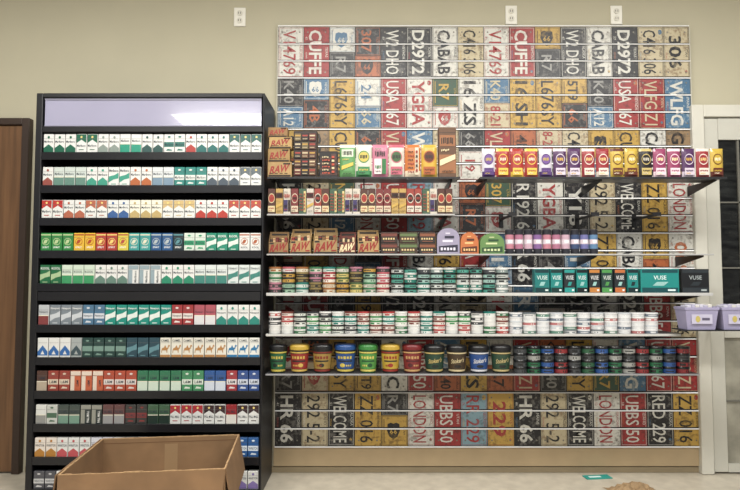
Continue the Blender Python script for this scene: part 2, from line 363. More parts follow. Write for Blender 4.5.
RS=[
 [(3,'foot',Wt,'1d5a44',MR),(2,'roof',Wt,'1d5a44',MR),(2,'foot',Wt,'7f8a83',MR),(2,'split',Wt,'2a8a72',MR),(2,'foot',Wt,'2c4d4a',MR),(2,'solid',Wt,'2a6a60',MR),(1,'foot',Wt,'a03530',MR),(3,'foot',Wt,'20605c',MR),(3,'roof',Wt,'2c5a54',MR)],
 [(1,'foot',Wt,'8a4a42',MR),(3,'split','bcc4be','5e7f74',MR),(2,'foot',Wt,'3f8f7a',MR),(2,'swoosh',Wt,'3f8f7a',MR),(2,'foot',Wt,'a8603a',MR),(2,'split','cacece','72889a',MR),(3,'solid','2f7a72','d0d2cc',MR),(3,'foot',Wt,'46505a',MR),(2,'roof',Wt,'5a646a',MR)],
 [(2,'roof',Wt,'a8322c',MR),(2,'foot',Wt,'a5604a',MR),(2,'roof',Wt,'a5604a',MR),(2,'foot',Wt,'3a5a8c',MR),(3,'foot','dcd8c8','b09a68',MR),(3,'roof',Wt,'bfa674',MR),(3,'foot',Wt,'a83c34',MR),(3,'roof',Wt,'a84a3e',MR)],
 [(3,'emblem','2e7a3e','b0c090','SPIRIT'),(2,'emblem','d0a83a','a04428','SPIRIT'),(2,'emblem','a03a30','d8c070','SPIRIT'),(1,'emblem','c8b84a','a0443c','SPIRIT'),(2,'emblem','3c908c','d0ccb4','SPIRIT'),(2,'emblem','27507c','a8b0b0','SPIRIT'),(1,'emblem','1f2d33','5a8a90','SPIRIT'),(2,'solid','c6cfc4','2f8a62','KOOL'),(3,'swoosh','2c8068','cdd8ce','KOOL'),(2,'emblem',Wt,'a05a3c','KOOL')],
 [(2,'swoosh','21603c','9fb58c','KOOL'),(3,'split','c1cebe','3a8a5a','KOOL'),(3,'foot',Wt,'5f7a6e',MR),(3,'vert',Wt,'8a9aa0',MR),(3,'foot',Wt,'2d7f62',MR),(3,'split','c8cecb','3f7a70',MR),(3,'swoosh','c8cecb','3f7a70',NP)],
 [(1,'split','b0b3b5','7a3a3a',NP),(3,'swoosh','757d84','bcc0c4',NP),(2,'solid','4a6c86','c4c8ce',NP),(6,'swoosh','1f8072','d2d8d2',NP),(2,'solid','903436','d2c8c2',NP),(2,'split','a0505a','cccaca',NP),(4,'foot',Wt,'2c7c70',NP)],
 [(3,'tri',Wt,'2f5f9a',''),(1,'tri','9aa09e','3a4a50',''),(4,'solid','233c38','6f8a80',''),(3,'swoosh','27424c','5a8088',''),(6,'pyr','d3cfc2','a87a4a',CM),(3,'pyr','d6d5ce','2e6f9a',CM)],
 [(1,'split','49312a','a89a88','L&M'),(2,'solid','8a3a30','c8b8a4','L&M'),(3,'vert','b0583a','d2c2b2','L&M'),(3,'solid','a04632','ccc2bc','L&M'),(4,'split','2d6a4c','bfccbc','L&M'),(2,'solid','3f8058','c8d0c2','L&M'),(2,'split','2a5088','c2c8d2','L&M'),(1,'solid','94343a','d0c8c8','L&M'),(2,'solid','2c4880','c2c8d4','L&M')],
 [(1,'split','cfcfca','8a8a86',''),(1,'solid','b8bab4','44604c',''),(2,'split','3a4440','6a8a7a','PALL MALL'),(2,'vert','2a3230','8a8a80','PALL MALL'),(2,'split','5a3a3a','8a8a8a','PALL MALL'),(2,'solid','30302f','7a2e2e','PALL MALL'),(2,'split','3e5a44','20302a','PALL MALL'),(3,'roof',Wt,'a03238','PALL MALL'),(2,'roof',Wt,'3a2a2c','PALL MALL'),(1,'split','8a2c30','d0ccc4','PALL MALL'),(2,'roof',Wt,'3a2a2c','PALL MALL')],
 [(2,'foot','d9cfc4','a8742f','WINSTON'),(3,'foot',Wt,'b04a50','WINSTON'),(2,'split','c8c8d0','56606c','WINSTON'),(11,'foot',Wt,'b04a50','WINSTON'),(2,'solid','2c568c','cfd8e0','WINSTON')],
 [(2,'solid','4a4a50','c0c0c0','WINSTON'),(16,'foot',Wt,'6a5a8a','WINSTON'),(2,'foot',Wt,'7a6aa0','WINSTON')],
]
PC={}
rown=['top','second','third','fourth','fifth','sixth','seventh','eighth','ninth','tenth','lowest']
YF=RF+.008
for i,(pt,pb) in enumerate(rows):
    seq=[]
    for n,*spec in RS[i]: seq+= [spec]*n
    xs0,xs1=rx0+.037,rx1-.0145
    n=len(seq); sl=(xs1-xs0)/n
    z=rowz[i]; h=Z(pt,YF)-z
    h=min(max(h,.085),.104)
    if i==10: h=.09
    for j,(st,c1,c2,tx) in enumerate(seq):
        w=sl*.93
        if 5<=j<=16 and i==10: continue
        k=(i,st,c1,c2,tx)
        if k not in PC: PC[k]=pack_mesh(w,h,st,c1,c2,tx,tc='e8e8e4' if (st=='emblem' and c1!=Wt) or (st in('swoosh','vert') and c1 in('1f8072','2c8068','21603c','757d84','2a3230')) else '26303a')
        OB('cigarette_pack',PC[k],(xs0+(j+.5)*sl,YF+PD/2+.002+R.uniform(0,.004),z+.0004),None,
           '%s cigarette pack with %s printing upright on black rack shelf'%(cname(c1),cname(c2)),'cigarette pack',group='cigarette packs on the %s rack shelf'%rown[i],rz=R.uniform(-.025,.025))

# ================================================ WALL SHELVES
SF=-0.34
SX0=-.545
def shelf(pa,pb,py,lip,label,lipc='9a9a98',back=-.17):
    z=Z(py,SF); x0=SX0 if pa is None else XZ(pa,SF,z); x1=XZ(pb,SF,z)
    e=EMP('wall_shelf',((x0+x1)/2,0,z-.012),label,'shelf',group='shelves on the slatwall')
    hw_=(x1-x0)/2
    b=MB(); b.box(-hw_,hw_,SF+.004,back,.008,.012,M('3a3a3c',.35,noise=.1,name='shelf_grey'),.0008); b.obj('shelf_board',parent=e)
    b=MB(); b.box(-hw_,hw_,SF-.002,SF+.0038,-lip+.012,.013,M(lipc,.3,name='shelf_lip_'+lipc,coat=.3),.001); b.obj('front_lip',parent=e)
    n=max(2,int((x1-x0)/.50)+1)
    for k in range(n):
        xx=-hw_+.04+(2*hw_-.08)*k/(n-1)
        xw=xx+(x0+x1)/2
        if xw>px1-.01: xx=px1-.03-(x0+x1)/2
        b=MB(); b.add([(xx-.003,-.031,.0075),(xx+.003,-.031,.0075),(xx+.003,-.031,-.05),(xx-.003,-.031,-.05),(xx-.003,SF+.03,.0075),(xx+.003,SF+.03,.0075),(xx+.003,SF+.03,-.003),(xx-.003,SF+.03,-.003)],
            [(0,1,2,3),(4,5,6,7),(0,1,5,4),(2,3,7,6),(0,3,7,4),(1,2,6,5)],blk); b.obj('bracket',parent=e)
    return z+.0004
zA=shelf(None,460,177,.010,'thin metal shelf holding tobacco pouches and kraft boxes','2a2a2c')
zA2=shelf(480,727,177,.011,'thin dark metal shelf holding a row of colourful cigar pouches','2a2a2c')
zB=shelf(None,455,214,.008,'thin metal shelf holding small cigar packs','a8a7a5')
zC=shelf(None,714,254,.007,'long thin metal shelf with rolling paper boxes','a8a7a5')
zD=shelf(None,713,293,.015,'long shelf with pale lip holding tins and cartons','bcbbb7')
zE=shelf(None,681,334,.012,'long shelf with pale lip holding stacked round tins','bcbbb7')
zF=shelf(None,700,374,.008,'long dark shelf holding tobacco tubs and tins','8c8c8e')
for px in (508,588,648):
    z=Z(216,-.2); x=XZ(px,-.2,z)
    b=MB(); b.box(-.004,.004,-.30,-.0305,-.01,.004,blk,.001); b.box(-.022,.022,-.304,-.2995,-.010,.010,blk,.001); b.box(-.012,.012,-.0345,-.0222,-.05,.03,blk,.001)
    b.obj('faceout_hook',loc=(x,0,z),parent=None,label='empty black metal display arm on the slatwall',category='hook',group='empty display arms')
IF=SF+.006
def place(name,me,pa,pb,z,dep,label,cat,group=None,rz=0,yoff=0):
    x=(XZ(pa,IF,z)+XZ(pb,IF,z))/2
    return OB(name,me,(x,IF+dep/2+.001+yoff,z),None,label,cat,group=group,rz=rz)
def span(pa,pb,z=None): return XZ(pb,IF,z if z is not None else H)-XZ(pa,IF,z if z is not None else H)
def hgt(pt,z): return Z(pt,IF)-z

def gfx(b,w,h,y,cols,sty,seed=0):
    """fine asymmetric printed artwork on a flat-ish front"""
    ms=[M(c,.35,noise=.05,coat=.2) for c in cols]; e=w*.44
    k=0
    def yy():
        nonlocal k
        k+=1; return y-.0003*k
    def marks(z0,z1,m,x0=-.36,x1=.36,n=7):
        for i in range(n):
            a=x0+(x1-x0)*i/n; bb=x0+(x1-x0)*(i+.55+.2*((i*3+seed)%2))/n
            t_=h*.010*((i*7+seed)%3-1)
            b.rect(w*a,w*bb,h*z0+t_,h*z1+t_*.5,yy(),m)
    if sty==9:   # rounded logo: oval badge with lettering marks, base panel
        b.disc(0,h*.62,w*.42,h*.19,yy(),ms[0],n=20); b.disc(0,h*.62,w*.37,h*.155,yy(),ms[1],n=20); marks(.57,.67,ms[2],-.27,.27,5)
        b.rect(-e,e,h*.08,h*.32,yy(),ms[0]); marks(.20,.25,ms[1],-.34,.34,7); marks(.12,.15,ms[2],-.34,.1,5)
        return
    s=sty%4
    if s==0:
        b.rect(-e,e,h*.62,h*.84,yy(),ms[0]); marks(.67,.79,ms[2]); b.poly([(-e,h*.22),(e,h*.36),(e,h*.46),(-e,h*.34)],yy(),ms[1])
        marks(.52,.555,ms[1],-.36,.1,6); marks(.10,.13,ms[2],-.3,.34,9)
    elif s==1:
        b.rect(-e,w*.1,h*.10,h*.56,yy(),ms[0]); b.rect(w*.14,e,h*.10,h*.56,yy(),ms[1]); marks(.16,.20,ms[2],-.36,.06,5); marks(.26,.36,ms[1],-.36,.06,4)
        marks(.64,.78,ms[2],-.38,.38,6); marks(.84,.87,ms[1],-.38,.1,6)
    elif s==2:
        b.poly([(-e,h*.30),(-w*.1,h*.56),(w*.12,h*.44),(e,h*.62),(e,h*.12),(-e,h*.12)],yy(),ms[0]); b.poly([(-e,h*.16),(w*.05,h*.32),(e,h*.22),(e,h*.12),(-e,h*.12)],yy(),ms[1])
        marks(.68,.80,ms[2],-.34,.34,5); marks(.17,.20,ms[2],-.3,.3,8)
    else:
        b.rect(w*.16,e,h*.08,h*.90,yy(),ms[0])
        for q in range(6): marks(.14+.12*q,.19+.12*q,ms[(q%2)+1],-.38,.10-.08*(q%2),4)
        for q in range(5): b.rect(w*.20,w*.36,h*(.16+.14*q),h*(.24+.14*q),yy(),ms[2 if q%2 else 1])
def pouch(w,h,c1,c2,c3,sty=0,t=.03,art=0,c4='20201e',seed=0):
    b=MB(); m1=M(c1,.3,noise=.06,coat=.3);m2=M(c2,.35)
    nx,nz=8,10
    def prof(u,v):
        e=min(1,min(v,1-v)/.18); q=min(1,min(u,1-u)/.25)
        return t/2*(.12+.88*math.sin(e*math.pi/2)*math.sin(q*math.pi/2))
    for sgn in (-1,1):
        vs=[]
        for j in range(nz+1):
            for i in range(nx+1):
                u=i/nx;v=j/nz
                vs.append(((u-.5)*w,sgn*prof(u,v),v*h))
        for j in range(nz):
            row=[(j*(nx+1)+i,j*(nx+1)+i+1,(j+1)*(nx+1)+i+1,(j+1)*(nx+1)+i) for i in range(nx)]
            mat=m1
            if sty==0: mat=m2 if j>=9 else m1
            if sty==1: mat=m2 if j<=1 else m1
            b.add(vs,row,mat,True)
    vs=[];fs=[]
    for j in range(nz+1):
        v=j/nz
        for x in (-.5,.5):
            for sg in (-1,1): vs.append((x*w,sg*prof(0 if x<0 else 1,v),v*h))
    for j in range(nz):
        o=j*4; fs+=[(o,o+1,o+5,o+4),(o+2,o+3,o+7,o+6)]
    b.add(vs,fs,m1)
    gfx(b,w*.85,h,-t/2-.0006,[c2,c3,c4],art,seed)
    return b.mesh('tobacco_pouch')
def carton(w,h,d,c1,c2,tc='a02a24',style=0):
    b=MB(); m1=M(c1,.55,noise=.07); m2=M(c2,.5); mt=M(tc,.5)
    b.box(-w/2,w/2,-d/2,d/2,0,h,m1,.002); y=-d/2-.0005; e=w/2-.003
    b.rect(-e,e,h*.885,h*.895,y,M('3a3028',.7))
    if style==1: b.rect(-e,e,h*.08,h*.45,y,m2); gfx(b,w,h,y-.0005,[c2,tc,'2a1c14'],0)
    if style==2:
        b.rect(-e,e,h*.6,h*.86,y,m2); b.rect(-e*.7,e*.7,h*.12,h*.18,y,m2)
        for q in range(5): b.rect(-e*.8+q*e*.32,-e*.8+q*e*.32+e*.2,h*.30,h*.46,y-.0003,mt)
    if style==3:
        for q in range(4): b.rect(-e,e,h*(.08+.2*q),h*(.16+.2*q),y,m2)
        gfx(b,w*.9,h,y-.0005,[c2,tc,'c8b890'],3)
    b.rect(-e,e,h-.004,h-.003,y,m2)
    return b.mesh('carton')
KR='a18458'
hk=hgt(127,zA); w=span(267,292)
b=MB()
segs=[(0,.30,-.485,.485,0),(.302,.57,-.485,.40,.004),(.572,.80,-.44,.485,.001),(.802,1.0,-.485,.30,.005)]
for q,(a,c,l,r_,o) in enumerate(segs):
    b.box(w*l,w*r_,-.035+o,.035,hk*a,hk*c,M(['a18458','94774b','a88b5a','876943'][q],.7,noise=.12,scale=20),.0015)
    yy_=-.0356+o; cx=w*(l+r_)/2; cz=hk*(a+c)/2; ww=w*(r_-l); hh=hk*(c-a)
    b.rect(cx-ww*.46,cx+ww*.46,cz-hh*.46,cz-hh*.34,yy_,M('2e241c',.7))
    b.text('RAW',cx,cz+hh*.05,hh*.5,yy_-.0004,M('8c2c26',.5),maxw=ww*.78,shear=.25,tilt=.15,bold=.03)
    for s_ in range(4): b.rect(cx-ww*.4+s_*ww*.2,cx-ww*.4+s_*ww*.2+ww*.13,cz-hh*.28,cz-hh*.22,yy_-.0004,M('4a3a28',.7))
    b.rect(cx+ww*.15,cx+ww*.44,cz+hh*.34,cz+hh*.44,yy_-.0004,M('2e241c',.7))
place('rolling_paper_box',b.mesh('rolling_paper_box'),267,292,zA,.072,'tall irregular tan kraft display box with red slanted lettering','box')
hA=hgt(129,zA)
b=MB(); w=span(293,317)
b.box(-w/2,w/2,-.03,.03,0,hA*.97,M('2e241f',.5),.003)
for q in range(5):
    for p in range(3):
        xa=-w/2+.006+p*(w-.01)/3; xb=xa-.004+(w-.01)/3; b.box(xa,xb,-.036,-.0302,hA*(.04+.18*q),hA*(.19+.18*q),M(R.choice(['4f3026','5d3e2c','2a2220','61553a','5a2420','2c2a28']),.5),.001)
        b.rect(xa+.003,xb-.003,hA*(.13+.18*q),hA*(.16+.18*q),-.0366,M(['b8a888','a8843f','94382f'][(q+p)%3],.5)); b.rect(xa+.004,xb-.006,hA*(.07+.18*q),hA*(.085+.18*q),-.0366,M('a89878',.5))
place('dispenser_box',b.mesh('dispenser_box'),293,317,zA,.074,'dark brown dispenser full of small brown packs','dispenser box')
place('cigar_box',carton(span(319,338)*.96,hgt(151,zA),.05,'201c1c','4a302a',style=3,tc='b04a34'),319,338,zA,.054,'black cigar box with red-brown stripes','box')
pcs=[('5f8f5a','c8d0b8','c8b050',0),('cfcbb8','3a7a4a','b8a850',1),('b87488','d8ccca','2a6a3a',2),('c4c0b4','b05a6a','3a5a34',0),('b86c38','d8c8b0','802a24',1),('c09c40','a0582c','5a2a1a',2)]
for k,(a,c,e,s) in enumerate(pcs):
    pa=339.5+k*16.4
    place('tobacco_pouch',pouch(span(pa,pa+15.8),hgt(144,zA),a,c,e,s,art=[0,9,1,9,3,9][k],c4='24201e',seed=k),pa,pa+15.8,zA,.038,'%s tobacco pouch with %s printed artwork on thin shelf'%(cname(a),cname(c)),'tobacco pouch',group='tobacco pouches on the upper shelf')
place('cigar_box',carton(span(438.5,457)*.96,hgt(127,zA),.05,'5a3f2c','8c5c3a',style=1,tc='d8c8a0'),438.5,457,zA,.054,'tall brown cigar box with orange panel','box')
G1=('c4c0c8','4a2f66','b8a040');G2=('9a342e','d0b048','e0d0b8');G3=('4a2a52','c8bcc8','d0a850');G4=('8c2e34','d8ccc0','e0c080');G5=('221e20','b8a468','c8c0b0');G6=('b89c40','5a2a20','e8dcc0');G7=('8a3a5c','e0c8d0','f0e0b0');G8=('a8663a','d0c0a0','f0e0c0')
pr=[G1,G2,G2,G2,G1,G3,G3,G4,G4,G6,G6,G5,G7,G7,G3,G4,G6]
n=17; a0=482; a1=726; st=(a1-a0)/n
for k,(a,c,e) in enumerate(pr):
    pa=a0+k*st
    place('cigar_pouch',pouch(span(pa,pa+st)*.90,hgt(148,zA2),a,c,a if cname(a)!='white' else '6a4a8a',0 if k%2 else 1,.026,art=9,c4=e,seed=k),pa,pa+st,zA2,.034,'%s foil cigar pouch with %s oval badge on thin shelf'%(cname(a),cname(c)),'cigar pouch',group='cigar pouches on the upper shelf')
cb=[('4a2c24','c8b890'),('b8b0a4','5a2a2a'),('6a2c2c','c4b49c'),('a88a50','4a2a20'),('8a3a30','c8c0b0'),('3a5240','c8b880'),('beb6a8','3a3258')]
n=24; a0=267.5; st=(453-a0)/n
cc={}
for k in range(n):
    a,c=cb[(k*3)%7 if k<8 else (k//2+k//7)%7]; pa=a0+k*st
    if (a,c) not in cc:
        w=span(pa,pa+st)*.92; h=hgt(188.5,zB)
        b=MB(); b.box(-w/2,w/2,-PD/2,PD/2,0,h,M(a,.4,coat=.2),.0014)
        gfx(b,w*1.08,h,-PD/2-.0006,[c,['94382f','b89850','2a1c18','7a2c2e'][len(cc)%4],'1e1816' if len(cc)%2 else '943a30'],[9,0,1,9,3,0,9][len(cc)],len(cc))
        cc[(a,c)]=b.mesh('cigar_pack')
    place('cigar_pack',cc[(a,c)],pa,pa+st,zB,PD+.003,'slim %s cigar pack with %s print on thin shelf'%(cname(a),cname(c)),'cigar pack',group='small cigar packs')
def tray(w,h,d,c,tc,cont,txt):
    b=MB(); m=M(c,.7,noise=.08,scale=20); mt=M(tc,.5); kk=M('2a211b',.6)
    fh=h*.52
    b.box(-w/2,w/2,-d/2,-d/2+.003,0,fh,m,.001)
    b.box(-w/2,w/2,d/2-.003,d/2,0,h,m,.001)
    b.box(-w/2,w/2,-d/2+.003,d/2-.003,0,.003,m)
    for sx in (-1,1):
        xa=sx*w/2; xb=sx*(w/2-.003)
        b.add([(xa,-d/2+.003,0),(xa,d/2-.003,0),(xa,d/2-.003,h*.9),(xa,-d/2+.003,fh),(xb,-d/2+.003,0),(xb,d/2-.003,0),(xb,d/2-.003,h*.9),(xb,-d/2+.003,fh)],[(0,1,2,3),(7,6,5,4),(2,3,7,6),(0,3,7,4),(1,2,6,5)],m)
    n=6
    for q in range(n):
        xa=-w/2+.005+(w-.010)*q/n; xb=xa+(w-.010)/n
        zt=fh*1.25+(q%3)*.005
        b.box(xa+.0006,xb-.0006,-d/2+.006+(q%2)*.004,d/2-.006,.0035,zt,M(cont[q%len(cont)],.5),.001)
        b.rect(xa+.002,xb-.002,zt-.010,zt-.006,-d/2+.0056+(q%2)*.004,mt if q%2 else kk)
    b.rect(-w*.48,w*.48,fh*.03,fh*.16,-d/2-.0005,kk)
    b.text(txt,0,fh*.56,fh*.62,-d/2-.0006,mt,maxw=w*.84,bold=.04,shear=.3,tilt=.18,stretch=1.5)
    b.rect(-w*.46,-w*.25,fh*.82,fh*.95,-d/2-.0005,kk); b.rect(w*.25,w*.46,fh*.2,fh*.3,-d/2-.0005,mt)
    b.rect(-w*.4,w*.4,h*.84,h*.92,d/2-.0038,kk)
    return b.mesh('display_tray')
for k,(pa,pb,pt,c,tc,cont) in enumerate(((267.5,288,231,'876a45','862a24',['3a2a22','b89a70','6a2a26']),(289.5,311,228,KR,'8c2e28',['8a2c26','3a302a','c8b088']),(312.5,337.5,227,'957b53','862a24',['b89a68','2e2622','6a4a2c']),(338.5,356,231,'6a3830','dcc8a0',['3a2c24','c8b088']),(357,379.5,229,KR,'862a24',['3a2a22','c8a878','6a2c26']))):
    place('display_tray',tray(span(pa,pb)*.95,hgt(pt,zC),.06,c,tc,cont,'RAW'),pa,pb,zC,.08,'open %s cardboard tray of rolling papers with slanted lettering'%('kraft' if k!=3 else 'dark red'),'display tray',group='rolling paper trays on the middle shelf',yoff=.004*(k%2),rz=[.05,-.04,.04,-.05,.06][k])
for pa,pb,c,c2 in ((380.5,398,'2c211d','6a3a30'),(399,418,'3a2a20','5a6a44'),(419,436,'241f1e','7a4a34')):
    hh=hgt(232,zC)/2
    me=carton(span(pa,pb)*.97,hh,.055,c,c2,style=2,tc='c8b080')
    for q in range(2): place('cigar_box',me,pa,pb,zC+q*(hh+.0003),.055,'dark brown cigar box with %s label, stacked'%cname(c2),'box',group='dark boxes on the middle shelf')
def archbox(w,h,d,c1,c2,c3,q):
    b=MB(); m=M(c1,.5); n=16
    pts=[(-w/2,0),(w/2,0),(w/2,h*q)]+[(w/2*math.cos(a_),h*q+h*(1-q)*math.sin(a_)) for a_ in [math.pi*i/n for i in range(1,n)]]+[(-w/2,h*q)]
    k=len(pts)
    b.add([(x,-d/2,z) for x,z in pts]+[(x,d/2,z) for x,z in pts],[tuple(range(k)),tuple(range(2*k-1,k-1,-1))]+[(i,(i+1)%k,k+(i+1)%k,k+i) for i in range(k)],m)
    m2=M(c2,.5);m3=M(c3,.5); y=-d/2-.0006
    b.poly([(-w*.42,h*.08),(w*.42,h*.08),(w*.42,h*.36),(-w*.42,h*.30)],y,m2)
    for i in range(5): b.rect(w*(-.34+.14*i),w*(-.25+.14*i),h*(.14+.01*(i%2)),h*(.25-.01*(i%2)),y-.0003,m3)
    b.rect(-w*.26,w*.2,h*.46,h*.54,y,m3); b.rect(-w*.16,w*.26,h*.60,h*.70,y,m2); b.rect(-w*.12,w*.08,h*.78,h*.82,y,m3)
    return b.mesh('display_carton')
for pa,pb,pt,c1,c2,c3,q in ((437,460,228,'8f899e','2a2838','d0ccd8',.62),(460.5,479,232,'b0663a','4a2418','d8b078',.48),(480,505,233,'5c7c48','24442a','c0c898',.5)):
    place('display_carton',archbox(span(pa,pb)*.98,hgt(pt,zC),.05,c1,c2,c3,q),pa,pb,zC,.054,'%s display carton with arched top and printed artwork'%cname(c1),'display carton')
def cyl(r,h,cs,name,tc='e8e8e8'):
    b=MB(); n=len(cs)
    prof=[(r*.9,0),(r,.003)]; ms=[M(cs[0],.3,coat=.3)]
    for i,c in enumerate(cs):
        prof.append((r,.003+(h-.008)*(i+1)/n)); ms.append(M(c,.3,coat=.3))
    prof+=[(r*.86,h-.002),(r*.8,h)]; ms+=[M('3a3a3c',.35),M('3a3a3c',.35)]
    b.lathe(prof,ms,n=20)
    b.rect(-r*.5,r*.5,h*.45,h*.55,0,M(tc,.5),wrap=(r+.0006,0))
    return b.mesh(name)
n=10; st=(600-506)/n
for k in range(n):
    pa=506+k*st; top=['b07684','a06a80','b89aa8','7a5a8a'][k%4] if k<7 else ['5a7a9a','3a4a6a','6a6a9a'][k%3]
    place('vape_pen',cyl(span(pa,pa+st)*.46,hgt(229,zC),['2a2a30',top,'c8bcc4',top,'28282e'],'vape_pen'),pa,pa+st,zC,span(pa,pa+st)*.94,'%s and black disposable vape standing upright'%cname(top),'vape',group='disposable vapes on the middle shelf')
# tins
CN={}
def tin(cl,cs,r,h,v=0):
    k=(cl,cs,round(r,4),round(h,4),v)
    if k not in CN:
        b=MB(); ml=M(cl,.3,coat=.3); ms=M(cs,.4)
        b.lathe([(r*.94,0),(r*.97,.001),(r*.97,h*.62),(r,h*.64),(r,h*.93),(r*.96,h),],[ms,ms,ms,ml,ml],n=20)
        wr=(r*.972,0)
        if v==0: b.disc(0,h*.32,r*.28,h*.2,0,ml,n=8,wrap=wr)
        elif v==1: b.rect(-r*.9,-r*.1,h*.15,h*.5,0,ml,wrap=wr); b.rect(r*.3,r*.8,h*.2,h*.42,0,ml,wrap=wr)
        else: b.rect(-r*.6,r*.6,h*.24,h*.40,0,ml,wrap=wr)
        CN[k]=b.mesh('tobacco_tin')
    return CN[k]
def stacks(a0,a1,n,z,pt,cols,g,nn=5,f=.487):
    st=(a1-a0)/n; hh=hgt(pt,z)/nn
    for k in range(n):
        pa=a0+k*st
        for q in range(nn):
            cl,cs=cols(k,q)
            r=span(pa,pa+st)*f
            place('tobacco_tin',tin(cl,cs,r,hh,(k+q)%3),pa,pa+st,z+q*(hh+.0002),2*r,'round %s tobacco tin with %s side in a stack'%(cname(cl),cname(cs)),'tin',group=g,rz=R.uniform(-.5,.5))
cDL=[('9c6a78','3a3a38'),('3a6a4a','b8b4a8'),('8a5a34','c0b8a4'),('2a3a34','8aa890'),('8c343a','c8c0b4'),('2a2a2a','a8843f'),('2a6a60','b8c0b8'),('a0525a','c4bcb8'),('4a5a3a','b8a868'),('7a6a44','2a2622')]
def cDl(k,q): return cDL[(k*3+(q//2)*(1+k%3))%10]
stacks(267.5,390,9,zD,267,cDl,'mixed stacked tins on the middle shelf',f=.494)
cDM=[('2a2c2c','b4b8b4'),('1f5a50','c4c8c4'),('c4c4c0','3a3c40'),('23262a','8aa8a0'),('bcbcb8','2a6a5e'),('1c2022','4a8a7c'),('cacac6','7a8684')]
dpick=[[R.randrange(7) for _ in range(3)] for _ in range(10)]
def cD(k,q): return cDM[dpick[k][q//2]]
stacks(391,510,9,zD,268,cD,'stacked tins on the middle shelf',f=.496)
cE_=[('3c7a4a','cfcfc8'),('9c3a3a','cfcbc4'),('2a2c30','c0c0bc'),('c8c6c2','3a6a4a'),('ccccc8','cbcbc8'),('6a3a34','c8c0b8'),('1f6a60','c8ccc8'),('28282a','c4c8c0'),('d0d0cc','a8504c'),('cccac6','c8c8c4'),('cccac6','3a3c3e')]
bigE=[[R.randrange(11) for _ in range(3)] for _ in range(19)]
def cE(k,q): return cE_[bigE[k][q//2]]
stacks(267.5,510,19,zE,312,cE,'stacked tins on the lower shelf',f=.497)
wpk=[[R.randrange(7) for _ in range(5)] for _ in range(11)]
def cE2(k,q): return [('d0d0d0','c0c2c4'),('b8bcc0','d2d2d2'),('cecece','6a7480'),('d2d2d0','a86a6a'),('cacac8','5a8070'),('c8c8c8','d0d0d0'),('6a7074','ccccca')][wpk[k][q]]
stacks(510.5,661,11,zE,313,cE2,'stacked white tins on the lower shelf',f=.497)
for pa,pb,c1,c2,tc in ((535,550,'1f6f6c','123438','c8d8d4'),(551,563,'1d7a76','12302f','d0e0de'),(564.5,575.5,'20262a','2a8a84','d0d8d8'),(577,588,'1f7f78','10181c','d0d8d8'),(589.5,600.5,'1c2428','b0743a','d8d8d8'),(602,613,'1f3a34','4a8a4a','d0d8d0'),(615,626,'20262a','b0663a','d8d8d8'),(628,639,'1d7a76','14282c','d8e0e0'),(641,680,'1f7f7a','17454a','d4e4e2'),(682,710,'15171a','2a3034','a0a8a8')):
    w=span(pa,pb)*.98; h=hgt(269,zD)
    b=MB(); b.box(-w/2,w/2,-.025,.025,0,h,M(c1,.4,coat=.2),.0015)
    b.rect(-w*.47,w*.47,h*.02,h*.22,-.0255,M(c2,.4)); b.rect(-w*.47,w*.47,h*.84,h*.97,-.0255,M(c2,.4))
    b.text('VUSE',0,h*.64,h*.17,-.0258,M(tc,.5),maxw=w*.72,bold=.01)
    b.poly([(-w*.2,h*.3),(w*.1,h*.3),(w*.22,h*.46),(-w*.08,h*.46)],-.0258,M('8fb8b4' if (int(pa)%2) else c2,.4)); b.rect(w*.2,w*.4,h*.08,h*.15,-.0258,M(tc,.5))
    place('vape_carton',b.mesh('vape_carton'),pa,pb,zD,.052,'%s vape carton with %s band and pale lettering'%(cname(c1),cname(c2)),'carton',group='vape cartons on the middle shelf')
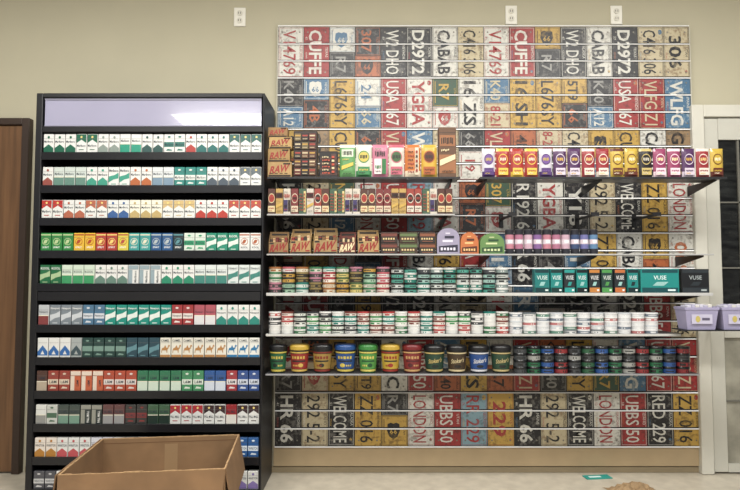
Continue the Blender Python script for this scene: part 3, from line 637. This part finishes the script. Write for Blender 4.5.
def tub(pa,pb,pt,c1,c2,c3,txt,grp,v,lc='1a1a1c'):
    w=span(pa,pb)*.985; r=w/2; h=hgt(pt,zF)
    b=MB(); m1=M(c1,.45)
    A0,A1=.76,.95
    b.lathe([(r*(A0-.02),0),(r*A0,.004),(r*A1,h*.80)],m1,n=28)
    m2=M(c2,.5,noise=.15,scale=40); m3=M(c3,.5)
    def rr(z): return r*(A0+(A1-A0)*z/(h*.8))+.0008
    def cone(pts,m,off=0.0008):
        vs=[(( rr(z)+off)*math.sin(x/r),-(rr(z)+off)*math.cos(x/r),z) for x,z in pts]; b.add(vs,[tuple(range(len(vs)))],m)
    for z0,z1,m in ((h*.06,h*.13,m3),(h*.15,h*.68,m2),(h*.70,h*.75,m3)):
        vs=[];nn=18
        for i in range(nn+1):
            a=-1.4+2.8*i/nn
            for z in (z0,z1): vs.append((rr(z)*math.sin(a),-rr(z)*math.cos(a),z))
        b.add(vs,[(2*i,2*i+2,2*i+3,2*i+1) for i in range(nn)],m,True)
    def crect(x0,x1,z0,z1,m,off=.0008):
        n=6
        for i in range(n):
            a=x0+(x1-x0)*i/n; c=x0+(x1-x0)*(i+1)/n; cone([(a,z0),(c,z0),(c,z1),(a,z1)],m,off)
    def cdisc(cx,cz,rx,rz,m,off=.0008):
        pts=[(cx+rx*math.cos(a),cz+rz*math.sin(a)) for a in [math.pi*2*i/12 for i in range(12)]]
        vs=[((rr(cz)+off+.0006)*math.sin(cx/r),-(rr(cz)+off+.0006)*math.cos(cx/r),cz)]+[((rr(z)+off)*math.sin(x/r),-(rr(z)+off)*math.cos(x/r),z) for x,z in pts]
        b.add(vs,[(0,1+i,1+(i+1)%12) for i in range(12)],m)
    if txt:
        vs,fs,asp=gettext(txt,.02); hh=h*.17; hx=min(hh,w*.72/asp); pts=[]
        for a,c in vs:
            a=a*hx+c*hh*.2; c=c*hh+a*.12; pts.append((a,h*.46+c))
        b.add([((rr(z)+.0015)*math.sin(x/r),-(rr(z)+.0015)*math.cos(x/r),z) for x,z in pts],fs,m3)
        cdisc(0,h*.25,r*.4,h*.06,m1)
    else:
        for i in range(5): crect(-r*.8+i*r*.32,-r*.8+i*r*.32+r*.22,h*(.50+.01*(i%2)),h*(.60-.01*(i%2)),m3)
        crect(-r*.8,r*.8,h*.40,h*.45,m1); cdisc([-.3,.25,0][v%3]*r,h*.28,r*.3,h*.07,m3 if v%2 else m1)
        for i in range(3): crect([.1,-.7,-.6][v%3]*r+i*r*.22,[.1,-.7,-.6][v%3]*r+i*r*.22+r*.14,h*.24,h*.30,m3,.0016)
    o=place('tobacco_tub',b.mesh('tobacco_tub'),pa,pb,zF,w,'tapered plastic tobacco tub with %s label and %s lid'%(cname(c2),cname(lc)),'tub',group=grp)
    l=MB(); l.lathe([(r*.975,h*.805),(r,h*.82),(r,h*.93),(r*.96,h*.96),(r*.9,h*.962),(r*.88,h*.985),(r*.6,h)],M(lc,.35),n=28); l.obj('lid',parent=o)
tubs=[(267.5,286,'1c2a22','24583a','b8a84c','1a1a1c'),(288,308.5,'232326','8a2c28','c0a050','b89a40'),(311,332,'1f2422','94793c','7a2c24','1a1a1c'),(334,356,'1c222e','27487e','c0ac50','284a80'),(358,378,'1f4a2c','4f8a44','c8bc60','3a7a3c'),(380.5,401,'2a2a28','b09338','8a2c24','b89a40'),(402.5,423.5,'4a1c20','762a2a','b89060','6f2426')]
for k,a in enumerate(tubs): tub(a[0],a[1],345,a[2],a[3],a[4],None,'tobacco tubs on the lower shelf',k,a[5])
for a in [(424.5,446.5,'14211c','233c2e','b8a468'),(447.5,469,'1c1814','3e3020','c0b088'),(470,491.5,'141e2c','24447c','c8c8cc'),(492.5,514,'1a201c','27402f','b0a070')]:
    tub(a[0],a[1],346,a[2],a[3],a[4],'Stoker\'s','dark tobacco tubs on the lower shelf',0)
cfs=[('141518','3a3c3e'),('141518','245a3c'),('18191a','3a3c3e'),('141616','2a5038'),('17181c','2a4a80'),('141518','7a2a2c'),('1a1b1e','8a8a86')]
cFk=[0,1,4,5,0,3,4,1,6,5,1,4,5]
def cF(k,q): return cfs[cFk[k]] if q!=2 else cfs[[0,6,2][k%3]]
stacks(515,693,13,zF,347,cF,'stacked dark tins on the bottom shelf',nn=4,f=.496)
y0=-.48; sz=Z(330,y0)
sx0,sx1=XZ(685,y0,sz),XZ(762,y0,sz)
e=EMP('wall_shelf',((sx0+sx1)/2,0,sz-.01),'small black metal shelf beside the slatwall holding lavender bins','shelf')
b=MB(); b.box(-(sx1-sx0)/2,(sx1-sx0)/2,y0,-.35,.004,.009,blk,.001); b.obj('shelf_board',parent=e)
for xx in (1.80,1.93):
    xx-=(sx0+sx1)/2
    b=MB(); b.box(xx,xx+.012,-.3495,-.052,-.008,.008,blk,.001); b.obj('bracket',parent=e)
for pa,pb in ((686,721),(723,758)):
    xa,xb=XZ(pa,y0,sz),XZ(pb,y0,sz); w=xb-xa; h=Z(305,y0)-sz; dd=.11
    b=MB(); m=M('9c97b4',.4,name='lavender_plastic')
    def ring(wx,dy,z): return [(-wx,-dy,z),(wx,-dy,z),(wx,dy,z),(-wx,dy,z)]
    vs=ring(w*.40,dd*.38,0)+ring(w*.47,dd*.48,h*.8)+ring(w*.49,dd*.5,h*.8)+ring(w*.49,dd*.5,h*.9)+ring(w*.45,dd*.46,h*.9)+ring(w*.38,dd*.36,.004)
    fs=[(3,2,1,0)]
    for k in range(5): fs+=[(4*k+i,4*k+(i+1)%4,4*k+4+(i+1)%4,4*k+4+i) for i in range(4)]
    fs.append((20,21,22,23)); b.add(vs,fs,m)
    for k in range(6):
        xx=-w*.36+k*w*.12; b.box(xx+.0015,xx+w*.115,-dd*.3,dd*.3,.005,h*(.97+.04*(k%2)),M(['cfccd8','b8b4c8','d8d4cc'][k%3],.5),.001)
    b.rect(-w*.30,w*.30,h*.24,h*.62,-dd*.45-.002,M('b8b4c8',.4)); b.disc(-w*.12,h*.43,w*.07,h*.13,-dd*.45-.003,M('b8a860',.4)); b.rect(w*.0,w*.22,h*.38,h*.48,-dd*.45-.003,M('5a5468',.4))
    OB('lavender_bin',b.mesh('lavender_bin'),((xa+xb)/2,y0+dd/2+.006,sz),None,'lavender plastic bin filled with pale slim packs','bin',group='lavender bins')

# ================================================ CARDBOARD BOX
cbm=M('7a5d40',.85,noise=.16,scale=7,name='cardboard'); cbi=M('806345',.85,noise=.16,scale=6,name='cardboard_inner'); edge=M('a3845f',.9,noise=.25,scale=60,name='torn_edge')
BX,BY=-.915,-.84; bw,bd,bh=.63,.50,.36
box=EMP('cardboard_box',(BX,BY,0),'open brown corrugated cardboard box with folded-down flaps on the floor','cardboard box',rz=math.radians(6.5))
b=MB(); tt=.006
b.box(-bw/2,bw/2,-bd/2,bd/2,.001,.007,cbi)
b.box(-bw/2,bw/2,-bd/2,-bd/2+tt,.007,bh,cbm,.001); b.box(-bw/2,bw/2,bd/2-tt,bd/2,.007,bh,cbi,.001)
b.box(-bw/2,-bw/2+tt,-bd/2+tt,bd/2-tt,.007,bh,cbi,.001); b.box(bw/2-tt,bw/2,-bd/2+tt,bd/2-tt,.007,bh,cbi,.001)
# worn rim: uneven frayed strip along the top edges
def rim(x0,y0_,x1,y1_,n=26):
    for i in range(n):
        a=i/n; c=(i+1)/n; hh=R.uniform(.0006,.004)
        xa,ya,xb,yb=x0+(x1-x0)*a,y0_+(y1_-y0_)*a,x0+(x1-x0)*c,y0_+(y1_-y0_)*c
        dx,dy=(tt/2,tt/2)
        b.box(min(xa,xb)-(0 if xa!=xb else dx),max(xa,xb)+(0 if xa!=xb else dx),min(ya,yb)-(0 if ya!=yb else dy),max(ya,yb)+(0 if ya!=yb else dy),bh-.0005,bh+hh,edge)
rim(-bw/2,-bd/2+tt/2,bw/2,-bd/2+tt/2); rim(-bw/2,bd/2-tt/2,bw/2,bd/2-tt/2); rim(-bw/2+tt/2,-bd/2+tt,-bw/2+tt/2,bd/2-tt); rim(bw/2-tt/2,-bd/2+tt,bw/2-tt/2,bd/2-tt)
# crease line and tape remnant on inner back wall
b.rect(-bw/2+.01,bw/2-.01,bh-.022,bh-.019,bd/2-tt-.0006,M('66492f',.9)); b.rect(-.03,.03,.01,bh-.03,bd/2-tt-.0005,M('8f7454',.6))
b.obj('box_body',parent=box)
def flap(p0,p1,q1,q0,mat):
    p=[Vector(a) for a in (p0,p1,q1,q0)]; nn=(p[1]-p[0]).cross(p[3]-p[0]).normalized()*.005
    b=MB(); b.add([a for a in p]+[a+nn for a in p],[(0,1,2,3),(7,6,5,4),(0,1,5,4),(1,2,6,5),(2,3,7,6),(3,0,4,7)],mat)
    b.obj('flap',parent=box)
flap((-bw/2,-bd/2-.002,bh),(bw/2,-bd/2-.002,bh),(bw/2-.02,-bd/2-.03,bh-.22),(-bw/2+.01,-bd/2-.04,bh-.21),cbm)
flap((-bw/2,bd/2+.006,bh),(bw/2,bd/2+.006,bh),(bw/2-.01,bd/2+.02,bh-.2),(-bw/2+.02,bd/2+.02,bh-.2),cbm)
flap((-bw/2-.006,-bd/2,bh),(-bw/2-.006,bd/2,bh),(-bw/2-.03,bd/2-.01,bh-.2),(-bw/2-.03,-bd/2+.01,bh-.2),cbm)
flap((bw/2+.002,-bd/2,bh),(bw/2+.002,bd/2,bh),(bw/2+.03,bd/2-.01,bh-.16),(bw/2+.03,-bd/2+.01,bh-.16),cbm)
x,_=W(598,478,-.1)
b=MB(); b.box(-.075,.075,-.03,.03,0,.004,M('1f8a80',.5,name='teal_card'),.001)
b.box(-.05,.02,-.01,.01,.004,.0045,M('cfe0dc'))
b.obj('card_sleeve',loc=(x,-.09,.0005),rz=.12,label='flat teal card packaging lying on the floor',category='card')
b=MB(); nx,ny=14,8; vs=[]
for j in range(ny+1):
    for i in range(nx+1):
        e=min(i,nx-i,j*1.6,(ny-j)*1.6)/4
        vs.append((-.13+.26*i/nx+R.uniform(-.006,.006),-.08+.16*j/ny+R.uniform(-.006,.006),.002+min(1,e)*R.uniform(.02,.055)))
b.add(vs,[(j*(nx+1)+i,j*(nx+1)+i+1,(j+1)*(nx+1)+i+1,(j+1)*(nx+1)+i) for j in range(ny) for i in range(nx)],M('8f7656',.8,noise=.2,scale=25,name='brown_paper'))
b.obj('crumpled_paper',loc=(X(632,-.30,488),-.33,.0),label='crumpled brown packing paper on the floor',category='paper')

# ================================================ LIGHTS
for i,x in enumerate((-1.8,0,1.8)):
    for j,y in enumerate((-1.7,-4.4)):
        e=EMP('ceiling_light',(x,y,ZC-.001),'recessed fluorescent ceiling light panel','ceiling light',group='ceiling lights')
        b=MB(); b.box(-.62,.62,-.32,.32,-.04,-.002,M('dddddd',.5),.004); b.obj('housing',parent=e)
        b=MB(); b.box(-.58,.58,-.28,.28,-.048,-.041,M('fffaf0',.5,emit=1.5,noise=.01,name='diffuser')); b.obj('diffuser',parent=e)
        ld=bpy.data.lights.new('lamp','AREA'); ld.shape='RECTANGLE'; ld.size=1.15; ld.size_y=.55; ld.energy=(44,56,58)[i] if j==0 else 64; ld.color=(1,.988,.955)
        lo=bpy.data.objects.new('lamp',ld); COL.objects.link(lo); lo.parent=e; lo.location=(0,0,-.055)
w=bpy.data.worlds.new('world'); scn.world=w; w.use_nodes=True
w.node_tree.nodes['Background'].inputs[0].default_value=(.98,.98,1,1); w.node_tree.nodes['Background'].inputs[1].default_value=.24
# ================================================ CAMERA
cam=bpy.data.cameras.new('camera'); co=bpy.data.objects.new('camera',cam); COL.objects.link(co)
co.location=(0,-D,H); co.rotation_euler=(math.pi/2+TH,0,0); cam.sensor_width=36; cam.lens=F/740*36; cam.clip_start=.05
scn.camera=co
scn.view_settings.view_transform='Standard'; scn.view_settings.look='None'; scn.view_settings.exposure=0
